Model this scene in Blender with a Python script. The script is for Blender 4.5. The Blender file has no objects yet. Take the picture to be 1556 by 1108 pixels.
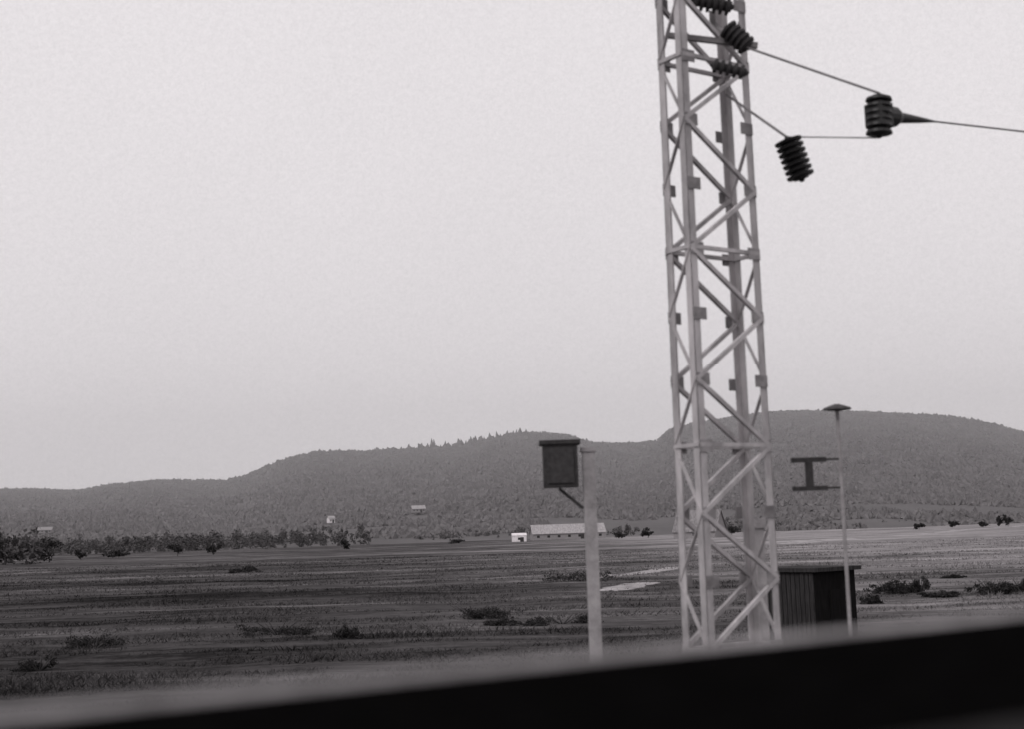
import bpy, math, random
import numpy as np
from mathutils import Vector, noise, Matrix
random.seed(7); rng=np.random.default_rng(11)
sc=bpy.context.scene
sc.view_settings.view_transform='Standard'; sc.view_settings.look='None'
sc.view_settings.exposure=0
D=Vector((.819,.574,0)).normalized()      # direction of the railway
N=Vector((-D.y,D.x,0))                    # away from the train, over the fields
def QS(q,s,z): return D*q+N*s+Vector((0,0,z))

# ------------------------------------------------------------ materials
def g(v): return (v*1.03,v*.98,v*1.0,1)
def mat(name,a,b=None,scale=5,rough=.9,stretch=(1,1,1),detail=6,bump=0,spec=.1,rotz=0,lo=.35,hi=.65,metal=0,bdist=.1,nr=.65):
    m=bpy.data.materials.new(name); m.use_nodes=True
    nt=m.node_tree; p=nt.nodes['Principled BSDF']
    p.inputs['Roughness'].default_value=rough; p.inputs['Specular IOR Level'].default_value=spec
    p.inputs['Metallic'].default_value=metal
    if b is None: b=a*.75
    tc=nt.nodes.new('ShaderNodeTexCoord'); mp=nt.nodes.new('ShaderNodeMapping')
    mp.inputs['Scale'].default_value=stretch; mp.inputs['Rotation'].default_value=(0,0,rotz)
    nt.links.new(tc.outputs['Object'],mp.inputs[0])
    n=nt.nodes.new('ShaderNodeTexNoise'); n.inputs['Scale'].default_value=scale; n.inputs['Detail'].default_value=detail
    n.inputs['Roughness'].default_value=nr
    nt.links.new(mp.outputs[0],n.inputs['Vector'])
    r=nt.nodes.new('ShaderNodeValToRGB'); r.color_ramp.elements[0].position=lo; r.color_ramp.elements[1].position=hi
    r.color_ramp.elements[0].color=g(b); r.color_ramp.elements[1].color=g(a)
    nt.links.new(n.outputs['Fac'],r.inputs[0]); nt.links.new(r.outputs[0],p.inputs['Base Color'])
    if bump:
        bm=nt.nodes.new('ShaderNodeBump'); bm.inputs['Strength'].default_value=bump; bm.inputs['Distance'].default_value=bdist
        nt.links.new(n.outputs['Fac'],bm.inputs['Height']); nt.links.new(bm.outputs[0],p.inputs['Normal'])
    return m
M_steel=mat('galvanised_steel',.52,.26,scale=4,rough=.6,spec=.3,detail=9,stretch=(1,1,.4))
M_dark=mat('dark_ceramic',.02,.012,scale=20,rough=.4,spec=.3)
M_iron=mat('dark_iron',.06,.035,scale=20,rough=.6)
M_grey=mat('grey_iron',.09,.05,scale=20,rough=.7)
M_wire=mat('wire',.06,.04,scale=9,rough=.6)
M_conc=mat('pale_concrete',.40,.22,scale=4,bump=.4,detail=10,nr=.75)
M_hutd=mat('tarred_boards',.014,.008,scale=3,stretch=(6,6,.6),spec=0)
M_hutl=mat('weathered_boards',.05,.022,scale=3,stretch=(6,6,.6),spec=.03)
M_roofl=mat('pale_roof_sheet',.42,.22,scale=.8,stretch=(4,1,1),detail=9)
M_roofm=mat('weathered_roof',.27,.13,scale=.9,stretch=(3,1,1),detail=9)
M_white=mat('whitewash',.78,.6,scale=1)
M_wallg=mat('grey_boards',.3,.2,scale=2,stretch=(4,4,.5))
M_glass=mat('window_dark',.03,.02,rough=.2,spec=.5)
M_bark=mat('bark',.08,.04,scale=8,stretch=(1,1,.2))
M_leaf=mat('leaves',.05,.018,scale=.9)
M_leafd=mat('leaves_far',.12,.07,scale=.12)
M_path=mat('dry_path',.42,.10,scale=1.1,stretch=(.4,1.4,1),detail=9,nr=.75,lo=.36,hi=.6)
M_ballast=mat('ballast',.25,.10,scale=12,bump=.6)
M_rail=mat('rail_steel',.2,.12,rough=.4,metal=.6)
M_sleeper=mat('sleeper',.10,.05,scale=5)
M_alu=mat('window_metal',.36,.17,scale=9,rough=.6,spec=.1,detail=9,nr=.75)
M_rub=mat('black_rubber',.004,.002,scale=30,rough=1,spec=0)
M_rub2=mat('worn_edge',.03,.01,scale=14,rough=.8,spec=.03)

def field_mat():
    m=bpy.data.materials.new('meadow'); m.use_nodes=True; nt=m.node_tree; L=nt.links
    p=nt.nodes['Principled BSDF']; p.inputs['Roughness'].default_value=1; p.inputs['Specular IOR Level'].default_value=0
    tc=nt.nodes.new('ShaderNodeTexCoord')
    def nz(sc_,st,rot=0,det=8,ro=.7):
        mp=nt.nodes.new('ShaderNodeMapping'); mp.inputs['Scale'].default_value=st; mp.inputs['Rotation'].default_value=(0,0,rot)
        n=nt.nodes.new('ShaderNodeTexNoise'); n.inputs['Scale'].default_value=sc_; n.inputs['Detail'].default_value=det; n.inputs['Roughness'].default_value=ro
        L.new(tc.outputs['Object'],mp.inputs[0]); L.new(mp.outputs[0],n.inputs['Vector']); return n.outputs['Fac']
    def math_(op,a,b):
        k=nt.nodes.new('ShaderNodeMath'); k.operation=op
        for i,v in enumerate((a,b)):
            if isinstance(v,(int,float)): k.inputs[i].default_value=v
            else: L.new(v,k.inputs[i])
        return k.outputs[0]
    rows=nz(.30,(.10,1.0,1),rot=-.06,det=5)
    rows2=nz(.055,(.13,1.0,1),rot=.04,det=6)
    patch=nz(.016,(.5,1.4,1),rot=.05,det=4)
    fine=nz(3.0,(.5,.8,1),det=10,ro=.9)
    tuss=nz(.20,(.55,1,1),rot=.1,det=7,ro=.75)
    s=math_('ADD',math_('MULTIPLY',rows,.30),math_('MULTIPLY',patch,.22))
    s=math_('ADD',s,math_('MULTIPLY',rows2,.36))
    s=math_('ADD',s,math_('MULTIPLY',tuss,.26))
    s=math_('ADD',s,math_('MULTIPLY',fine,.34))
    s=math_('SUBTRACT',s,.236)
    sx=nt.nodes.new('ShaderNodeSeparateXYZ'); L.new(tc.outputs['Object'],sx.inputs[0])
    mr=nt.nodes.new('ShaderNodeMapRange'); mr.inputs[1].default_value=-22; mr.inputs[2].default_value=45
    mr.inputs[3].default_value=-.05; mr.inputs[4].default_value=.06  # lighter grass to the right; vignette darkening painted into the colour at left
    L.new(sx.outputs[0],mr.inputs[0]); s=math_('ADD',s,mr.outputs[0])
    mr=nt.nodes.new('ShaderNodeMapRange'); mr.inputs[1].default_value=30; mr.inputs[2].default_value=170
    mr.inputs[3].default_value=-.035; mr.inputs[4].default_value=.022
    L.new(sx.outputs[1],mr.inputs[0]); s=math_('ADD',s,mr.outputs[0])
    r=nt.nodes.new('ShaderNodeValToRGB'); e=r.color_ramp.elements
    e[0].position=.38; e[0].color=g(.02); e[1].position=.68; e[1].color=g(.38)
    k=e.new(.5); k.color=g(.10)
    L.new(s,r.inputs[0]); L.new(r.outputs[0],p.inputs['Base Color'])
    b=nt.nodes.new('ShaderNodeBump'); b.inputs['Strength'].default_value=.5; b.inputs['Distance'].default_value=.2
    L.new(fine,b.inputs['Height']); L.new(b.outputs[0],p.inputs['Normal'])
    return m
M_field=field_mat()
M_hill=mat('hill_ground',.13,.09,scale=.02,detail=12,lo=.3,hi=.7,stretch=(1,.5,1))  # base colour lightened to carry aerial haze
M_forest=mat('hill_forest',.18,.085,scale=.035,detail=12,lo=.36,hi=.64,nr=.85)  # part of the distance haze is baked into this pale forest tone

# ------------------------------------------------------------ mesh helpers
def link(o,parent=None):
    bpy.context.collection.objects.link(o)
    if parent: o.parent=parent
    return o
def mesh(name,v,f,m,parent=None,smooth=False):
    me=bpy.data.meshes.new(name); me.from_pydata([tuple(a) for a in v],[],[tuple(a) for a in f])
    if smooth: me.polygons.foreach_set('use_smooth',[True]*len(me.polygons))
    me.materials.append(m); me.update()
    return link(bpy.data.objects.new(name,me),parent)
def npmesh(name,V,k,m,parent=None):
    n=len(V); nf=n//k; me=bpy.data.meshes.new(name)
    me.vertices.add(n); me.vertices.foreach_set('co',V.astype(np.float32).ravel())
    me.loops.add(n); me.loops.foreach_set('vertex_index',np.arange(n,dtype=np.int32))
    me.polygons.add(nf); me.polygons.foreach_set('loop_start',np.arange(0,n,k,dtype=np.int32))
    me.update(calc_edges=True); me.materials.append(m)
    return link(bpy.data.objects.new(name,me),parent)
def empty(name,loc=(0,0,0)):
    e=bpy.data.objects.new(name,None); e.location=loc; e.empty_display_size=.3; return link(e)
def boxvf(c,ax,ay,az):
    c=Vector(c); vs=[c+ax*i+ay*j+az*k for k in(-1,1) for j in(-1,1) for i in(-1,1)]
    return vs,[(0,2,3,1),(4,5,7,6),(0,1,5,4),(2,6,7,3),(0,4,6,2),(1,3,7,5)]
class B:
    def __init__(s): s.v=[];s.f=[]
    def add(s,v,f):
        o=len(s.v); s.v+=list(v); s.f+=[tuple(i+o for i in a) for a in f]
    def box(s,c,sx,sy,sz,rot=None):
        R=rot or Matrix.Identity(3)
        s.add(*boxvf(c,R@Vector((sx/2,0,0)),R@Vector((0,sy/2,0)),R@Vector((0,0,sz/2))))
    def bar(s,p,q,w,t=None):
        p=Vector(p);q=Vector(q);d=(q-p); t=t or w
        up=Vector((0,0,1)) if abs(d.normalized().z)<.95 else D
        a=d.cross(up).normalized(); b=a.cross(d).normalized()
        s.add(*boxvf((p+q)/2,d/2,a*w/2,b*t/2))
    def lathe(s,p,q,prof,n=16):
        p=Vector(p);q=Vector(q);d=q-p
        up=Vector((0,0,1)) if abs(d.normalized().z)<.95 else Vector((1,0,0))
        a=d.cross(up).normalized(); b=a.cross(d).normalized(); vs=[];fs=[]
        for t,r in prof:
            for i in range(n):
                th=2*math.pi*i/n; vs.append(p+d*t+a*math.cos(th)*r+b*math.sin(th)*r)
        for j in range(len(prof)-1):
            for i in range(n): fs.append((j*n+i,j*n+(i+1)%n,(j+1)*n+(i+1)%n,(j+1)*n+i))
        fs.append(tuple(range(n-1,-1,-1))); fs.append(tuple((len(prof)-1)*n+i for i in range(n)))
        s.add(vs,fs)
    def tube(s,p,q,r,n=10): s.lathe(p,q,[(0,r),(1,r)],n)
    def insul(s,p,q,r,k=5):
        pr=[(0,.018),(.05,.03)]
        for i in range(k):
            t0=.06+.88*i/k; dt=.88/k
            pr+=[(t0,r*.55),(t0+dt*.1,r*.6),(t0+dt*.22,r),(t0+dt*.62,r*.95),(t0+dt*.72,r*.6),(t0+dt*.97,r*.55)]
        pr+=[(.95,.03),(1,.018)]
        s.lathe(p,q,pr,18)
    def make(s,name,m,parent=None,smooth=False): return mesh(name,s.v,s.f,m,parent,smooth)
ROT=Matrix(((D.x,N.x,0),(D.y,N.y,0),(0,0,1)))

# ------------------------------------------------------------ terrain
def gz(x,y):
    s=-D.y*x+D.x*y
    if s<11: e=1.2
    elif s<16: e=1.2*(1-(s-11)/5)
    else: e=0
    if s>13:
        k=min(1,(s-13)/10)
        e+=k*(.16*noise.noise(Vector((x*.15,y*.15,0)))+.35*noise.noise(Vector((x*.025,y*.03,4))))
        if s>500: e*=max(0,1-(s-500)/200)
    return e
def axis(n,lim,near):
    t=np.linspace(-1,1,n); b=math.asinh(lim/near); return near*np.sinh(t*b)
qa=axis(340,9000,30); sa=np.concatenate([[-9000,-3000,-800,-200,-60,-20],np.array([-8,-4,0,4,8,11,12,13,14,15,16]),16+axis(601,9000,40)[301:]])
vv=[];ff=[]
for s in sa:
    for q in qa:
        x=D.x*q+N.x*s; y=D.y*q+N.y*s; vv.append((x,y,gz(x,y)))
w=len(qa)
for j in range(len(sa)-1):
    for i in range(w-1): ff.append((j*w+i,j*w+i+1,(j+1)*w+i+1,(j+1)*w+i))
mesh('meadow_ground',vv,ff,M_field,smooth=True)

# hills
prof=[(-1500,80),(-700,95),(-300,90),(0,90),(60,87),(110,84),(150,90),(230,96),(340,92),(370,99),(430,122),(480,132),(560,130),(610,131),(650,132),(700,133),(740,142),(800,151),(860,146),(900,131),(960,128),(1000,131),(1020,147),(1060,157),(1150,167),(1200,170),(1300,166),(1380,160),(1450,154),(1500,144),(1556,127),(1750,90),(2100,70),(3200,60)]
px=np.array([1.148*(u-782) for u,_ in prof]); ph=np.array([1.148*e+4-3 for _,e in prof])
def hz(x,y):
    H=float(np.interp(x*2500/max(y,900)*1.0 if y<2500 else x,px,ph))
    t=(y-640)/1860
    if t<=0: return -1
    n=noise.fractal(Vector((x*.0035,y*.0022,1)),1,2,5)
    if t<=1:
        base=H*(t**1.35)
        return base+n*20*t*(1-t)*1.6-.5
    return H*max(0,1-(t-1)*.9)-.5
xs=np.linspace(-2600,2600,460); ys=np.linspace(620,3600,190)
vv=[];ff=[]
for y in ys:
    for x in xs: vv.append((x,y,hz(x,y)))
w=len(xs)
for j in range(len(ys)-1):
    for i in range(w-1): ff.append((j*w+i,j*w+i+1,(j+1)*w+i+1,(j+1)*w+i))
mesh('hills',vv,ff,M_hill,smooth=True)

# forest on hills (one mass)
octv=np.array([(1,0,0),(-.5,.87,0),(-.5,-.87,0),(0,0,1.0),(.5,.5,.6),(-.6,.1,.65),(.2,-.6,.6)],float)
octf=np.array([(0,1,4),(1,2,5),(2,0,6),(0,4,6),(1,5,4),(2,6,5),(4,5,3),(5,6,3),(6,4,3)])
houses=[(-69,1000),(-125,960),(-330,1000)]
def scatter(P):
    P=np.array(P); n=len(P)
    th=rng.uniform(0,6.28,n); c,s=np.cos(th)[:,None],np.sin(th)[:,None]
    V=octv[None]+rng.normal(0,.16,(n,7,3))
    X=V[...,0]*c-V[...,1]*s; Y=V[...,0]*s+V[...,1]*c
    V=np.stack([X*P[:,3:4]+P[:,0:1],Y*P[:,3:4]+P[:,1:2],V[...,2]*P[:,4:5]+P[:,2:3]],-1)
    return V[:,octf].reshape(-1,3)
pts=[]
for i in range(90000):
    y=650+1890*(random.random()**.8); x=random.uniform(-.43,.43)*y
    if y<900:
        n=noise.noise(Vector((x*.012,y*.008,8)))
        if n<.02: continue
    if any(abs(x-a)<10 and b-60<y<b+6 for a,b in houses): continue
    k=.6+.4*min(1,(y-650)/1000)
    pts.append((x,y,hz(x,y)-.5,random.uniform(2.0,4.4)*k,random.uniform(2.6,6.5)*k))
for i in range(1900):   # taller trees on the skyline
    x=random.uniform(-1000,1000); y=random.uniform(2470,2530)
    a=math.exp(-((x+110)/120)**2)
    h=random.uniform(3,8)+(random.random()<.22)*a*random.uniform(3,13)
    pts.append((x,y,hz(x,y)-1,random.uniform(2,5)+h*.14,h))
npmesh('hill_forest',scatter(pts),3,M_forest)

# ------------------------------------------------------------ leaves / trees
def leaves(c,rad,n,size,shell=.55,flat=1):
    c=np.array(c);rad=np.array(rad)
    k=max(5,n//45); d=rng.normal(size=(k,3)); d/=np.linalg.norm(d,axis=1)[:,None]
    cl=d*rad*(rng.uniform(shell*.4,1,(k,1)))
    idx=rng.integers(0,k,n)
    P=c+cl[idx]+rng.normal(size=(n,3))*rad*.17
    a=rng.normal(size=(n,3)); a/=np.linalg.norm(a,axis=1)[:,None]
    b=np.cross(a,rng.normal(size=(n,3))); b/=np.linalg.norm(b,axis=1)[:,None]
    s=size*rng.uniform(.5,1.3,(n,1))
    Q=np.stack([P-a*s-b*s*.6,P+a*s-b*s*.6,P+a*s*.7+b*s*.6,P-a*s*.7+b*s*.6],1)
    return Q.reshape(-1,3)
def tree(name,x,y,h,wd,n=500,size=.25,z=None,mt=None):
    z0=gz(x,y) if z is None else z
    e=empty(name,(0,0,0)); b=B(); top=Vector((x,y,z0+h*.7)); base=Vector((x,y,z0-.1))
    b.lathe(base,top,[(0,h*.035),(.3,h*.024),(1,h*.008)],8)
    for i in range(6):
        th=i*2.4; p=base.lerp(top,.35+.1*i)
        b.lathe(p,p+Vector((math.cos(th)*wd*.35,math.sin(th)*wd*.35,h*.18)),[(0,h*.012),(1,h*.004)],6)
    b.make('trunk',M_bark,e)
    V=leaves((x,y,z0+h*.55),(wd/2,wd/2,h*.45),n,size)
    npmesh('crown',V,4,mt or M_leaf,e)
def bush(name,x,y,h,wd,n=1200,size=.08,dp=None):
    z0=gz(x,y); e=empty(name); b=B()
    for i in range(9):
        th=i*.7+.3; b.lathe((x,y,z0-.05),(x+math.cos(th)*wd*.3,y+math.sin(th)*wd*.25,z0+h*.75),[(0,.03),(1,.01)],5)
    b.make('stems',M_bark,e)
    V=[]
    for i in range(6):
        ox=random.uniform(-.38,.38)*wd; k=random.uniform(.5,1)
        V.append(leaves((x+ox,y+random.uniform(-.5,.5)*wd*.6,z0+h*.34*k),(wd*.24,wd*.24,h*.45*k),n//6,size))
    V=np.concatenate(V); V[:,2]=np.maximum(V[:,2],z0-.02+rng.uniform(0,.03,len(V)))
    npmesh('foliage',V,4,M_leaf,e)
def A(u): return (u-778-9)/2177
for (u,y,hpx,wpx) in [(270,430,22,26),(324,430,20,24),(123,400,16,20),(526,470,13,22),(40,350,46,60),(8,345,50,60),(75,365,36,40),(1495,500,9,14),(1518,510,14,9),(1532,505,18,13),(1397,500,10,22),(690,520,8,30),(1450,560,9,20),(1112,470,16,30),(985,500,14,26),(940,540,10,24),(180,420,10,40)]:
    tree('field_tree',A(u)*y,y,hpx/2177*y,wpx/2177*y,n=420,size=.3 if y>400 else .28)
for (u,v,w_,h_) in [(375,870,62,14),(420,962,120,28),(530,968,44,26),(145,980,130,28),(60,1010,70,26),(720,940,130,28),(760,948,60,14),(1345,902,60,26),(1392,900,44,30),(1500,902,70,30),(1545,896,40,26),(1180,935,60,30),(1150,940,50,22),(1430,905,60,14),(870,885,120,18),(850,945,110,20),(1310,912,40,18),(1440,880,40,8)]:
    vh=808-.0332*(u-778); y=4*2177/(v-vh)
    bush('shrub',A(u)*y,y,h_/2177*y,w_/2177*y,n=2400 if y<100 else 900,size=max(.03,y*.0006))

# tree belts in front of the hills (one mass)
V=[]
def belt(u0,u1,y0,y1,n,h0,h1):
    for i in range(n):
        u=random.uniform(u0,u1); y=random.uniform(y0,y1); x=A(u)*y
        if noise.noise(Vector((x*.02,y*.01,2)))<-.12: continue
        h=random.uniform(h0,h1)
        V.append(leaves((x,y,h*.5),(h*.42,h*.42,h*.52),120,h*.06))
belt(-150,560,640,740,420,5,9); belt(90,420,560,640,60,3,6); belt(-200,60,330,380,60,5,9)
belt(560,800,700,780,90,3,6); belt(1080,1700,640,760,150,2.5,5.5); belt(930,1130,600,660,40,4,7)
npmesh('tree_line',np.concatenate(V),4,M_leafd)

# ------------------------------------------------------------ grass in the meadow (one mass)
n=190000
ang=rng.uniform(-.40,.40,n)
y=34+230*rng.random(n)**1.7; x=ang*y
k=np.array([noise.noise(Vector((a*.10,b*.35,3)))+.4*noise.noise(Vector((a*.5,b*.9,7))) for a,b in zip(x,y)])
keep=k>-.05; x=x[keep];y=y[keep];k=k[keep]+.05
zz=np.array([gz(a,b) for a,b in zip(x,y)])
h=(.05+.30*np.clip(k,0,1))*rng.uniform(.4,1.4,len(x)); wd=.015+y*.0004
th=rng.uniform(0,math.pi,len(x)); lx=rng.normal(0,.9,len(x))*h; ly=rng.normal(0,.6,len(x))*h
T=np.stack([np.stack([x-wd*np.cos(th),y-wd*np.sin(th),zz-.03],1),np.stack([x+wd*np.cos(th),y+wd*np.sin(th),zz-.03],1),np.stack([x+lx,y+ly,zz+h],1)],1).reshape(-1,3)
npmesh('meadow_grass',T,3,M_field)

# field tracks (dry strips)
def strip(name,pts,w):
    vs=[];fs=[]
    P=[]
    for i in range(len(pts)-1):
        for t in np.linspace(0,1,40,endpoint=False): P.append(Vector(pts[i]).lerp(Vector(pts[i+1]),t))
    P.append(Vector(pts[-1])); K=7
    for i,p in enumerate(P):
        d=(P[min(i+1,len(P)-1)]-P[max(i-1,0)]).normalized(); nrm=Vector((-d.y,d.x))
        ed=min(1,.1+min(i,len(P)-1-i)/12)
        wl=w*ed*(1+.8*noise.noise(Vector((p.x*1.1,p.y*1.1,0)))); wr=w*ed*(1+.8*noise.noise(Vector((p.x*1.1,p.y*1.1,9))))
        for k in range(K):
            f=k/(K-1); a=p+nrm*(-wl/2*(1-f)+wr/2*f)
            vs.append((a.x,a.y,gz(a.x,a.y)+(-.03 if k in(0,K-1) else .045+.05*noise.noise(Vector((a.x*1.7,a.y*1.7,1))))))
    for i in range(len(P)-1):
        for k in range(K-1): fs.append((K*i+k,K*i+K+k,K*i+K+1+k,K*i+1+k))
    mesh(name,vs,fs,M_path)
strip('dirt_path',[(5.0,111.5),(9,119),(14.6,131)],2.6)
strip('dirt_path',[(50,262),(58,285),(70,300)],7)
strip('dirt_path',[(5.8,92),(7.2,98),(9.2,103)],2.8)
strip('dirt_path',[(90,330),(130,420),(190,520)],6)

# ------------------------------------------------------------ buildings
def house(name,x,y,L,W,hw,hr,rot,wall,roof,z=None,win=4,ov=.4):
    z0=(gz(x,y) if z is None else z)-.2
    e=empty(name,(x,y,z0)); e.rotation_euler=(0,0,rot)
    b=B(); v=[(-L/2,-W/2,0),(L/2,-W/2,0),(L/2,W/2,0),(-L/2,W/2,0),(-L/2,-W/2,hw),(L/2,-W/2,hw),(L/2,W/2,hw),(-L/2,W/2,hw),(-L/2,0,hw+hr-.15),(L/2,0,hw+hr-.15)]
    b.add([Vector(a) for a in v],[(0,1,5,4),(2,3,7,6),(1,2,6,9,5),(3,0,4,8,7)]); b.make('walls',wall,e)
    b=B(); sl=hr/(W/2)
    for sg in(-1,1):
        a=[(-L/2-ov,sg*(W/2+ov),hw-ov*sl),(L/2+ov,sg*(W/2+ov),hw-ov*sl),(L/2+ov,0,hw+hr),(-L/2-ov,0,hw+hr)]
        a=[Vector(p) for p in a]; t=[p+Vector((0,0,.18)) for p in a]
        b.add(a+t,[(0,1,2,3),(4,5,6,7),(0,1,5,4),(1,2,6,5),(2,3,7,6),(3,0,4,7)])
    b.make('roof',roof,e)
    b=B()
    for i in range(win):
        xx=-L/2+L*(i+.5)/win
        for sg in(-1,1): b.box((xx,sg*(W/2+.02),hw*.55),min(1.1,L/win*.4),.06,hw*.35)
    b.make('windows',M_glass,e)
    b=B(); b.box((L*.18,-W/2-.03,hw*.38),1.4,.06,hw*.76); b.make('door',M_iron,e)
house('long_barn',20,575,29,11,2.6,3.4,.10,M_wallg,M_roofl,win=7)
house('white_shed',.5,545,5.4,4,2.6,.8,.05,M_white,M_white,win=1,ov=.15)
house('farmhouse',55,432,13,11,2.4,6.0,-.45,M_wallg,M_roofm,win=3)
house('hill_house',-69,1000,9,8,2.6,2.2,.2,M_wallg,M_roofl,z=hz(-69,1000)+2)
house('hill_house',-125,960,4,5,3,1.6,.5,M_white,M_roofl,z=hz(-125,960)+1,win=2)
house('hill_house',-330,1000,10,8,2,2,.1,M_wallg,M_wallg,z=hz(-330,1000)+1)

# ------------------------------------------------------------ relay hut
e=empty('relay_hut'); hx,hy=9.0,45.0; z0=gz(hx,hy)-.1
R=Matrix.Rotation(math.radians(38),3,'Z')
b=B(); b.box((hx,hy,z0+1.25),1.9,2.2,2.6,R); o=b.make('walls',M_hutd,e)
b=B()
for i in range(12): b.box(Vector((hx,hy,z0+1.25))+R@Vector((-.975,-1.0+i*.18,0)),.04,.15,2.55,R)
b.make('side_boards',M_hutl,e)
b=B(); b.box((hx,hy,z0+2.62),2.2,2.5,.12,R); b.make('roof',M_hutl,e)
b=B(); b.box(Vector((hx,hy,z0+1.05))+R@Vector((.1,-1.13,0)),.8,.05,1.9,R); b.make('door',M_hutd,e)

# ------------------------------------------------------------ catenary mast
mast=empty('catenary_mast'); mx,my=1.90,13.0; base=Vector((mx,my,1.1)); Hm=9.6
wd_,wn_=.90,.34
b=B(); cor=[(-1,-1),(1,-1),(1,1),(-1,1)]
def C(i,z):
    t=1-.10*z/Hm; a,c=cor[i]; return base+D*a*wd_/2*t+N*c*wn_/2*t+Vector((0,0,z))
for i,(a,c) in enumerate(cor):
    p,q=C(i,0),C(i,Hm)
    for off,w1,w2 in((D*-a*.035,.08,.010),(N*-c*.035,.010,.08)):
        b.add(*boxvf((p+q)/2+off,(q-p)/2,D*w1/2,N*w2/2))
b.make('legs',M_steel,mast)
b=B(); gu=B(); st=.60; nz_=int(Hm/st)
for k in range(nz_):
    z0_=k*st;z1=z0_+st
    for i in range(4):
        j=(i+1)%4
        p,q=(C(i,z0_),C(j,z1)) if (k+i//2)%2 else (C(j,z0_),C(i,z1))
        b.bar(p,q,.038,.010 if i%2 else .038)
        if k%3==0: b.bar(C(i,z0_+.01),C(j,z0_+.01),.035)
        nn=(N*cor[i][1]); gu.box(C(i,z0_)+nn*.012-D*cor[i][0]*.07,.15,.010,.11,ROT)
b.make('lattice_bracing',M_steel,mast); gu.make('gusset_plates',mat('gusset_steel',.30,.14,scale=5),mast)
b=B(); b.box(base+Vector((0,0,-.1)),1.3,.8,.5,ROT); b.make('concrete_foot',M_conc,mast)
# cantilever and insulators
Atop=Vector((3.26,12,7.68)); Abot=Vector((3.24,12,7.28)); Btop=Vector((2.50,12.3,7.40)); Bbot=Vector((2.62,12.3,6.99))
J=Vector((2.16,12.8,8.45)); J2=Vector((2.03,12.85,8.84))
b=B()
b.tube(J,Atop,.011); b.tube(Abot,Btop,.006); b.tube((mx+.1,my,8.72),J,.03)
b.tube((mx+.2,my,8.02),Btop,.012); b.tube((mx+.1,my,9.0),J2,.03)
b.bar((mx-.35,my-.05,8.6),(mx+.5,my-.1,8.45),.05)
b.make('cantilever_rods',mat('rod_grey',.22,.15,scale=9),mast)
b=B(); b.insul(Abot,Atop,.115,6); b.make('insulator_a',M_dark,mast,False)
b=B(); b.insul(Btop,Bbot,.125,7); b.make('insulator_b',M_dark,mast)
b=B(); b.insul(J+Vector((-.07,0,.16)),J+Vector((.14,-.05,-.08)),.10,5); b.insul(J2+Vector((-.24,0,.06)),J2+Vector((.16,0,-.03)),.09,6)
b.insul((mx+.02,my-.3,8.22),(mx+.36,my-.3,8.12),.07,5)
b.make('insulator_c',M_iron,mast)
Am=(Atop+Abot)/2
WE=Vector((4.94,13.18,7.62)); wdir=(WE-Am)
b=B(); b.lathe(Am-wdir*.02,Am+wdir*.36,[(0,.03),(.05,.10),(.30,.09),(.40,.05),(.62,.036),(.72,.03),(1,.009)],14)
b.box(Am,.16,.18,.20,ROT); b.make('dead_end_clamp',M_dark,mast)
b=B(); prev=Am+wdir*.35
for i in range(1,40):
    t=.35+i*.8; p=Am+wdir*t; p.z=Am.z+wdir.z*t-.0036*t*t
    b.tube(prev,p,.0085,8); prev=p
b.make('overhead_wire',M_wire)

# trackside posts
e=empty('switch_box_post'); x0,y0=.62,14.0
b=B(); b.box((x0+.10,y0,2.9),.12,.14,3.7); b.box((x0+.10,y0,4.77),.15,.17,.04); b.make('post',M_conc,e)
b=B(); b.box((x0-.18,y0,4.62),.34,.26,.42); b.box((x0-.18,y0,4.85),.40,.32,.04); b.make('switch_box',M_iron,e)
b=B(); b.box((x0-.18,y0-.14,4.62),.26,.02,.34); b.bar((x0+.03,y0,4.2),(x0-.2,y0,4.4),.03); b.make('door_and_brace',M_iron,e)
e=empty('signal_post'); x0,y0=3.19,14.0
b=B(); b.tube((x0,y0,1.1),(x0,y0,5.08),.019,12); b.make('post',M_conc,e)
b=B(); b.lathe((x0,y0,5.07),(x0,y0,5.14),[(0,.04),(.2,.14),(.5,.13),(1,.03)],14); b.make('cap',M_grey,e)
b=B()
for z in(4.60,4.32): b.box((x0-.31,y0,z),.34,.06,.045); b.box((x0-.08,y0,z),.14,.025,.02)
b.box((x0-.31,y0,4.46),.07,.05,.26); b.make('bracket',M_iron,e)
e=empty('kilometre_post'); 
b=B(); b.box((2.42,14.6,2.5),.16,.14,2.9); b.box((2.42,14.6,4.0),.2,.18,.10); b.make('post',M_conc,e)

# neighbouring track (below the window line)
b=B(); 
for sg in(5.2,6.7):
    b.box(QS(10,sg,1.42),120,.07,.14,ROT); b.box(QS(10,sg,1.33),120,.14,.03,ROT)
tr=empty('railway_track'); b.make('rails',M_rail,tr)
b=B()
for i in range(-60,100): b.box(QS(i*.65,5.95,1.28),.24,2.5,.12,ROT)
b.make('sleepers',M_sleeper,tr)
vs=[];fs=[]
for i,q in enumerate(np.linspace(-60,90,120)):
    for s_,z_ in((3.9,1.205),(4.5,1.30),(7.4,1.30),(8.1,1.205)): vs.append(QS(q,s_,z_+.015*random.random()))
for i in range(119):
    for k in range(3): fs.append((i*4+k,i*4+4+k,i*4+5+k,i*4+1+k))
mesh('ballast',vs,fs,M_ballast,tr)

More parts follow.
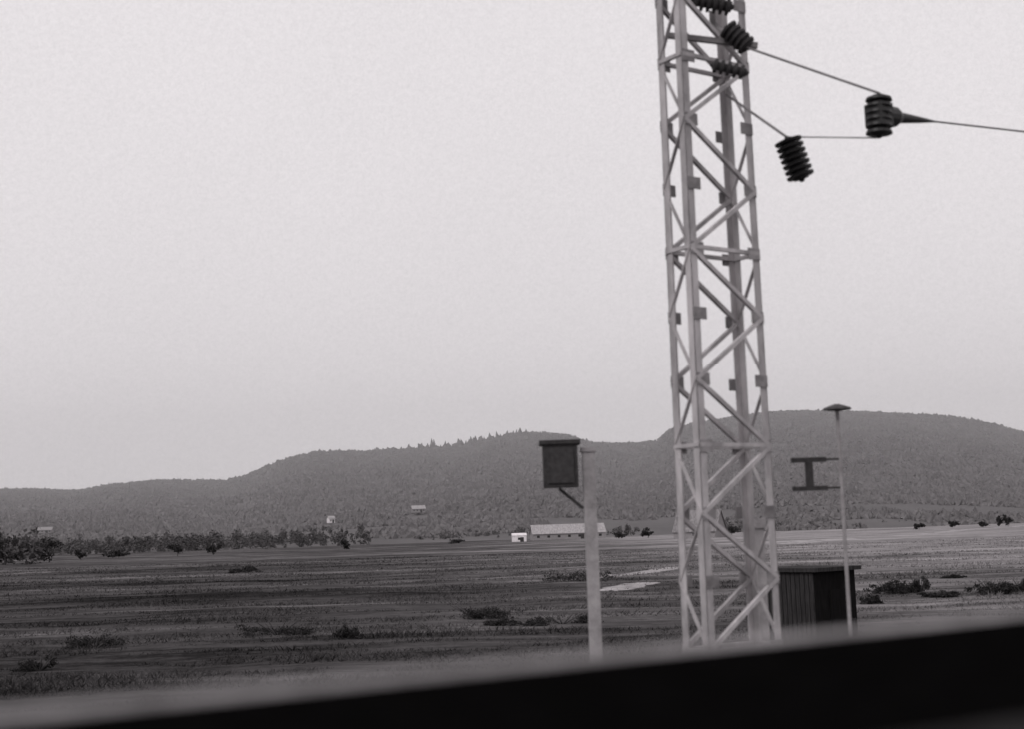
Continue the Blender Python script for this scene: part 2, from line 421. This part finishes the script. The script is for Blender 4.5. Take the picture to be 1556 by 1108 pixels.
# ------------------------------------------------------------ carriage window
tw=empty('train_window')
def extr(name,pf,q0,q1,m):
    n=len(pf); v=[QS(q0,s,z) for s,z in pf]+[QS(q1,s,z) for s,z in pf]
    f=[(i,(i+1)%n,n+(i+1)%n,n+i) for i in range(n)]+[tuple(range(n)),tuple(range(2*n-1,n-1,-1))]
    return mesh(name,v,f,m,tw)
q0,q1=-.7,2.7
extr('outer_lip',[(1.095,3.84),(1.095,3.874),(1.102,3.879),(1.13,3.878),(1.145,3.872),(1.15,3.84)],q0,q1,M_alu)
extr('sill',[(.55,3.84),(.55,3.876),(.57,3.879),(1.05,3.879),(1.094,3.874),(1.094,3.84)],q0,q1,M_rub)
extr('inner_edge',[(.50,3.82),(.50,3.868),(.515,3.878),(.535,3.878),(.549,3.868),(.549,3.82)],q0,q1,M_rub2)
extr('wall_panel',[(.52,2.9),(.52,3.818),(1.17,3.836),(1.17,2.2),(1.10,2.2),(1.10,2.9)],q0-.6,q1+.6,M_rub)
for k,(a,c) in enumerate(((q0-.14,q0),(q1,q1+.14))): extr('jamb_%d'%(k+1),[(1.04,3.84),(1.04,5.1),(1.17,5.1),(1.17,3.84)],a,c,M_rub)
extr('header',[(1.04,5.1),(1.04,5.3),(1.17,5.3),(1.17,5.1)],q0-.14,q1+.14,M_rub)

# ------------------------------------------------------------ haze over the plain and hills
mh=bpy.data.materials.new('haze'); mh.use_nodes=True; nt=mh.node_tree; nt.nodes.clear()
vo=nt.nodes.new('ShaderNodeVolumePrincipled'); out=nt.nodes.new('ShaderNodeOutputMaterial')
vo.inputs['Color'].default_value=(1,.985,1,1); vo.inputs['Density'].default_value=2.3e-4; vo.inputs['Anisotropy'].default_value=.1
nt.links.new(vo.outputs[0],out.inputs['Volume'])
b=B(); b.box((0,2200,120),16000,3200,440); b.make('haze',mh)

# ------------------------------------------------------------ light
el,az=math.radians(42),math.radians(215)
wld=bpy.data.worlds.new('World'); sc.world=wld; wld.use_nodes=True; nt=wld.node_tree; L=nt.links
bg=nt.nodes['Background']; bg.inputs['Strength'].default_value=.1
sky=nt.nodes.new('ShaderNodeTexSky'); sky.sky_type='NISHITA'; sky.sun_disc=False
sky.sun_elevation=el; sky.sun_rotation=az; sky.dust_density=5; sky.air_density=1.5
bw=nt.nodes.new('ShaderNodeRGBToBW'); L.new(sky.outputs[0],bw.inputs[0])
tc=nt.nodes.new('ShaderNodeTexCoord')
def wn(s,d,r=.6):
    n=nt.nodes.new('ShaderNodeTexNoise'); n.inputs['Scale'].default_value=s; n.inputs['Detail'].default_value=d; n.inputs['Roughness'].default_value=r
    L.new(tc.outputs['Generated'],n.inputs['Vector']); return n.outputs['Fac']
def wm(op,a,b):
    k=nt.nodes.new('ShaderNodeMath'); k.operation=op
    for i,v in enumerate((a,b)):
        if isinstance(v,(int,float)): k.inputs[i].default_value=v
        else: L.new(v,k.inputs[i])
    return k.outputs[0]
cloud_grain=wm('ADD',wm('MULTIPLY',wn(2.2,5),.9),wm('MULTIPLY',wn(380,4,.9),3.2))  # broad cloud tone plus fine noise imitating film grain
val=wm('ADD',wm('MULTIPLY',bw.outputs[0],.18),5.35)
val=wm('ADD',val,cloud_grain)
cm=nt.nodes.new('ShaderNodeCombineColor')
L.new(wm('MULTIPLY',val,1.02),cm.inputs[0]); L.new(wm('MULTIPLY',val,.975),cm.inputs[1]); L.new(wm('MULTIPLY',val,.998),cm.inputs[2])
L.new(cm.outputs[0],bg.inputs['Color'])
sl=bpy.data.lights.new('sun','SUN'); sl.energy=.8; sl.angle=math.radians(14); sl.color=(1,.98,.97)
so=link(bpy.data.objects.new('sun',sl))
sd=Vector((math.sin(az)*math.cos(el),math.cos(az)*math.cos(el),math.sin(el)))
so.rotation_euler=sd.to_track_quat('Z','Y').to_euler()

# ------------------------------------------------------------ camera
cam=bpy.data.cameras.new('camera'); co=link(bpy.data.objects.new('camera',cam)); sc.camera=co
cam.lens=50; cam.sensor_width=36; cam.clip_end=20000; cam.clip_start=.05
p=math.radians(6.70); r=math.radians(1.9)
co.matrix_world=Matrix.Translation((0,0,4))@Matrix.Rotation(math.pi/2+p,4,'X')@Matrix.Rotation(-r,4,'Z')
cam.dof.use_dof=True; cam.dof.focus_distance=150; cam.dof.aperture_fstop=2.0
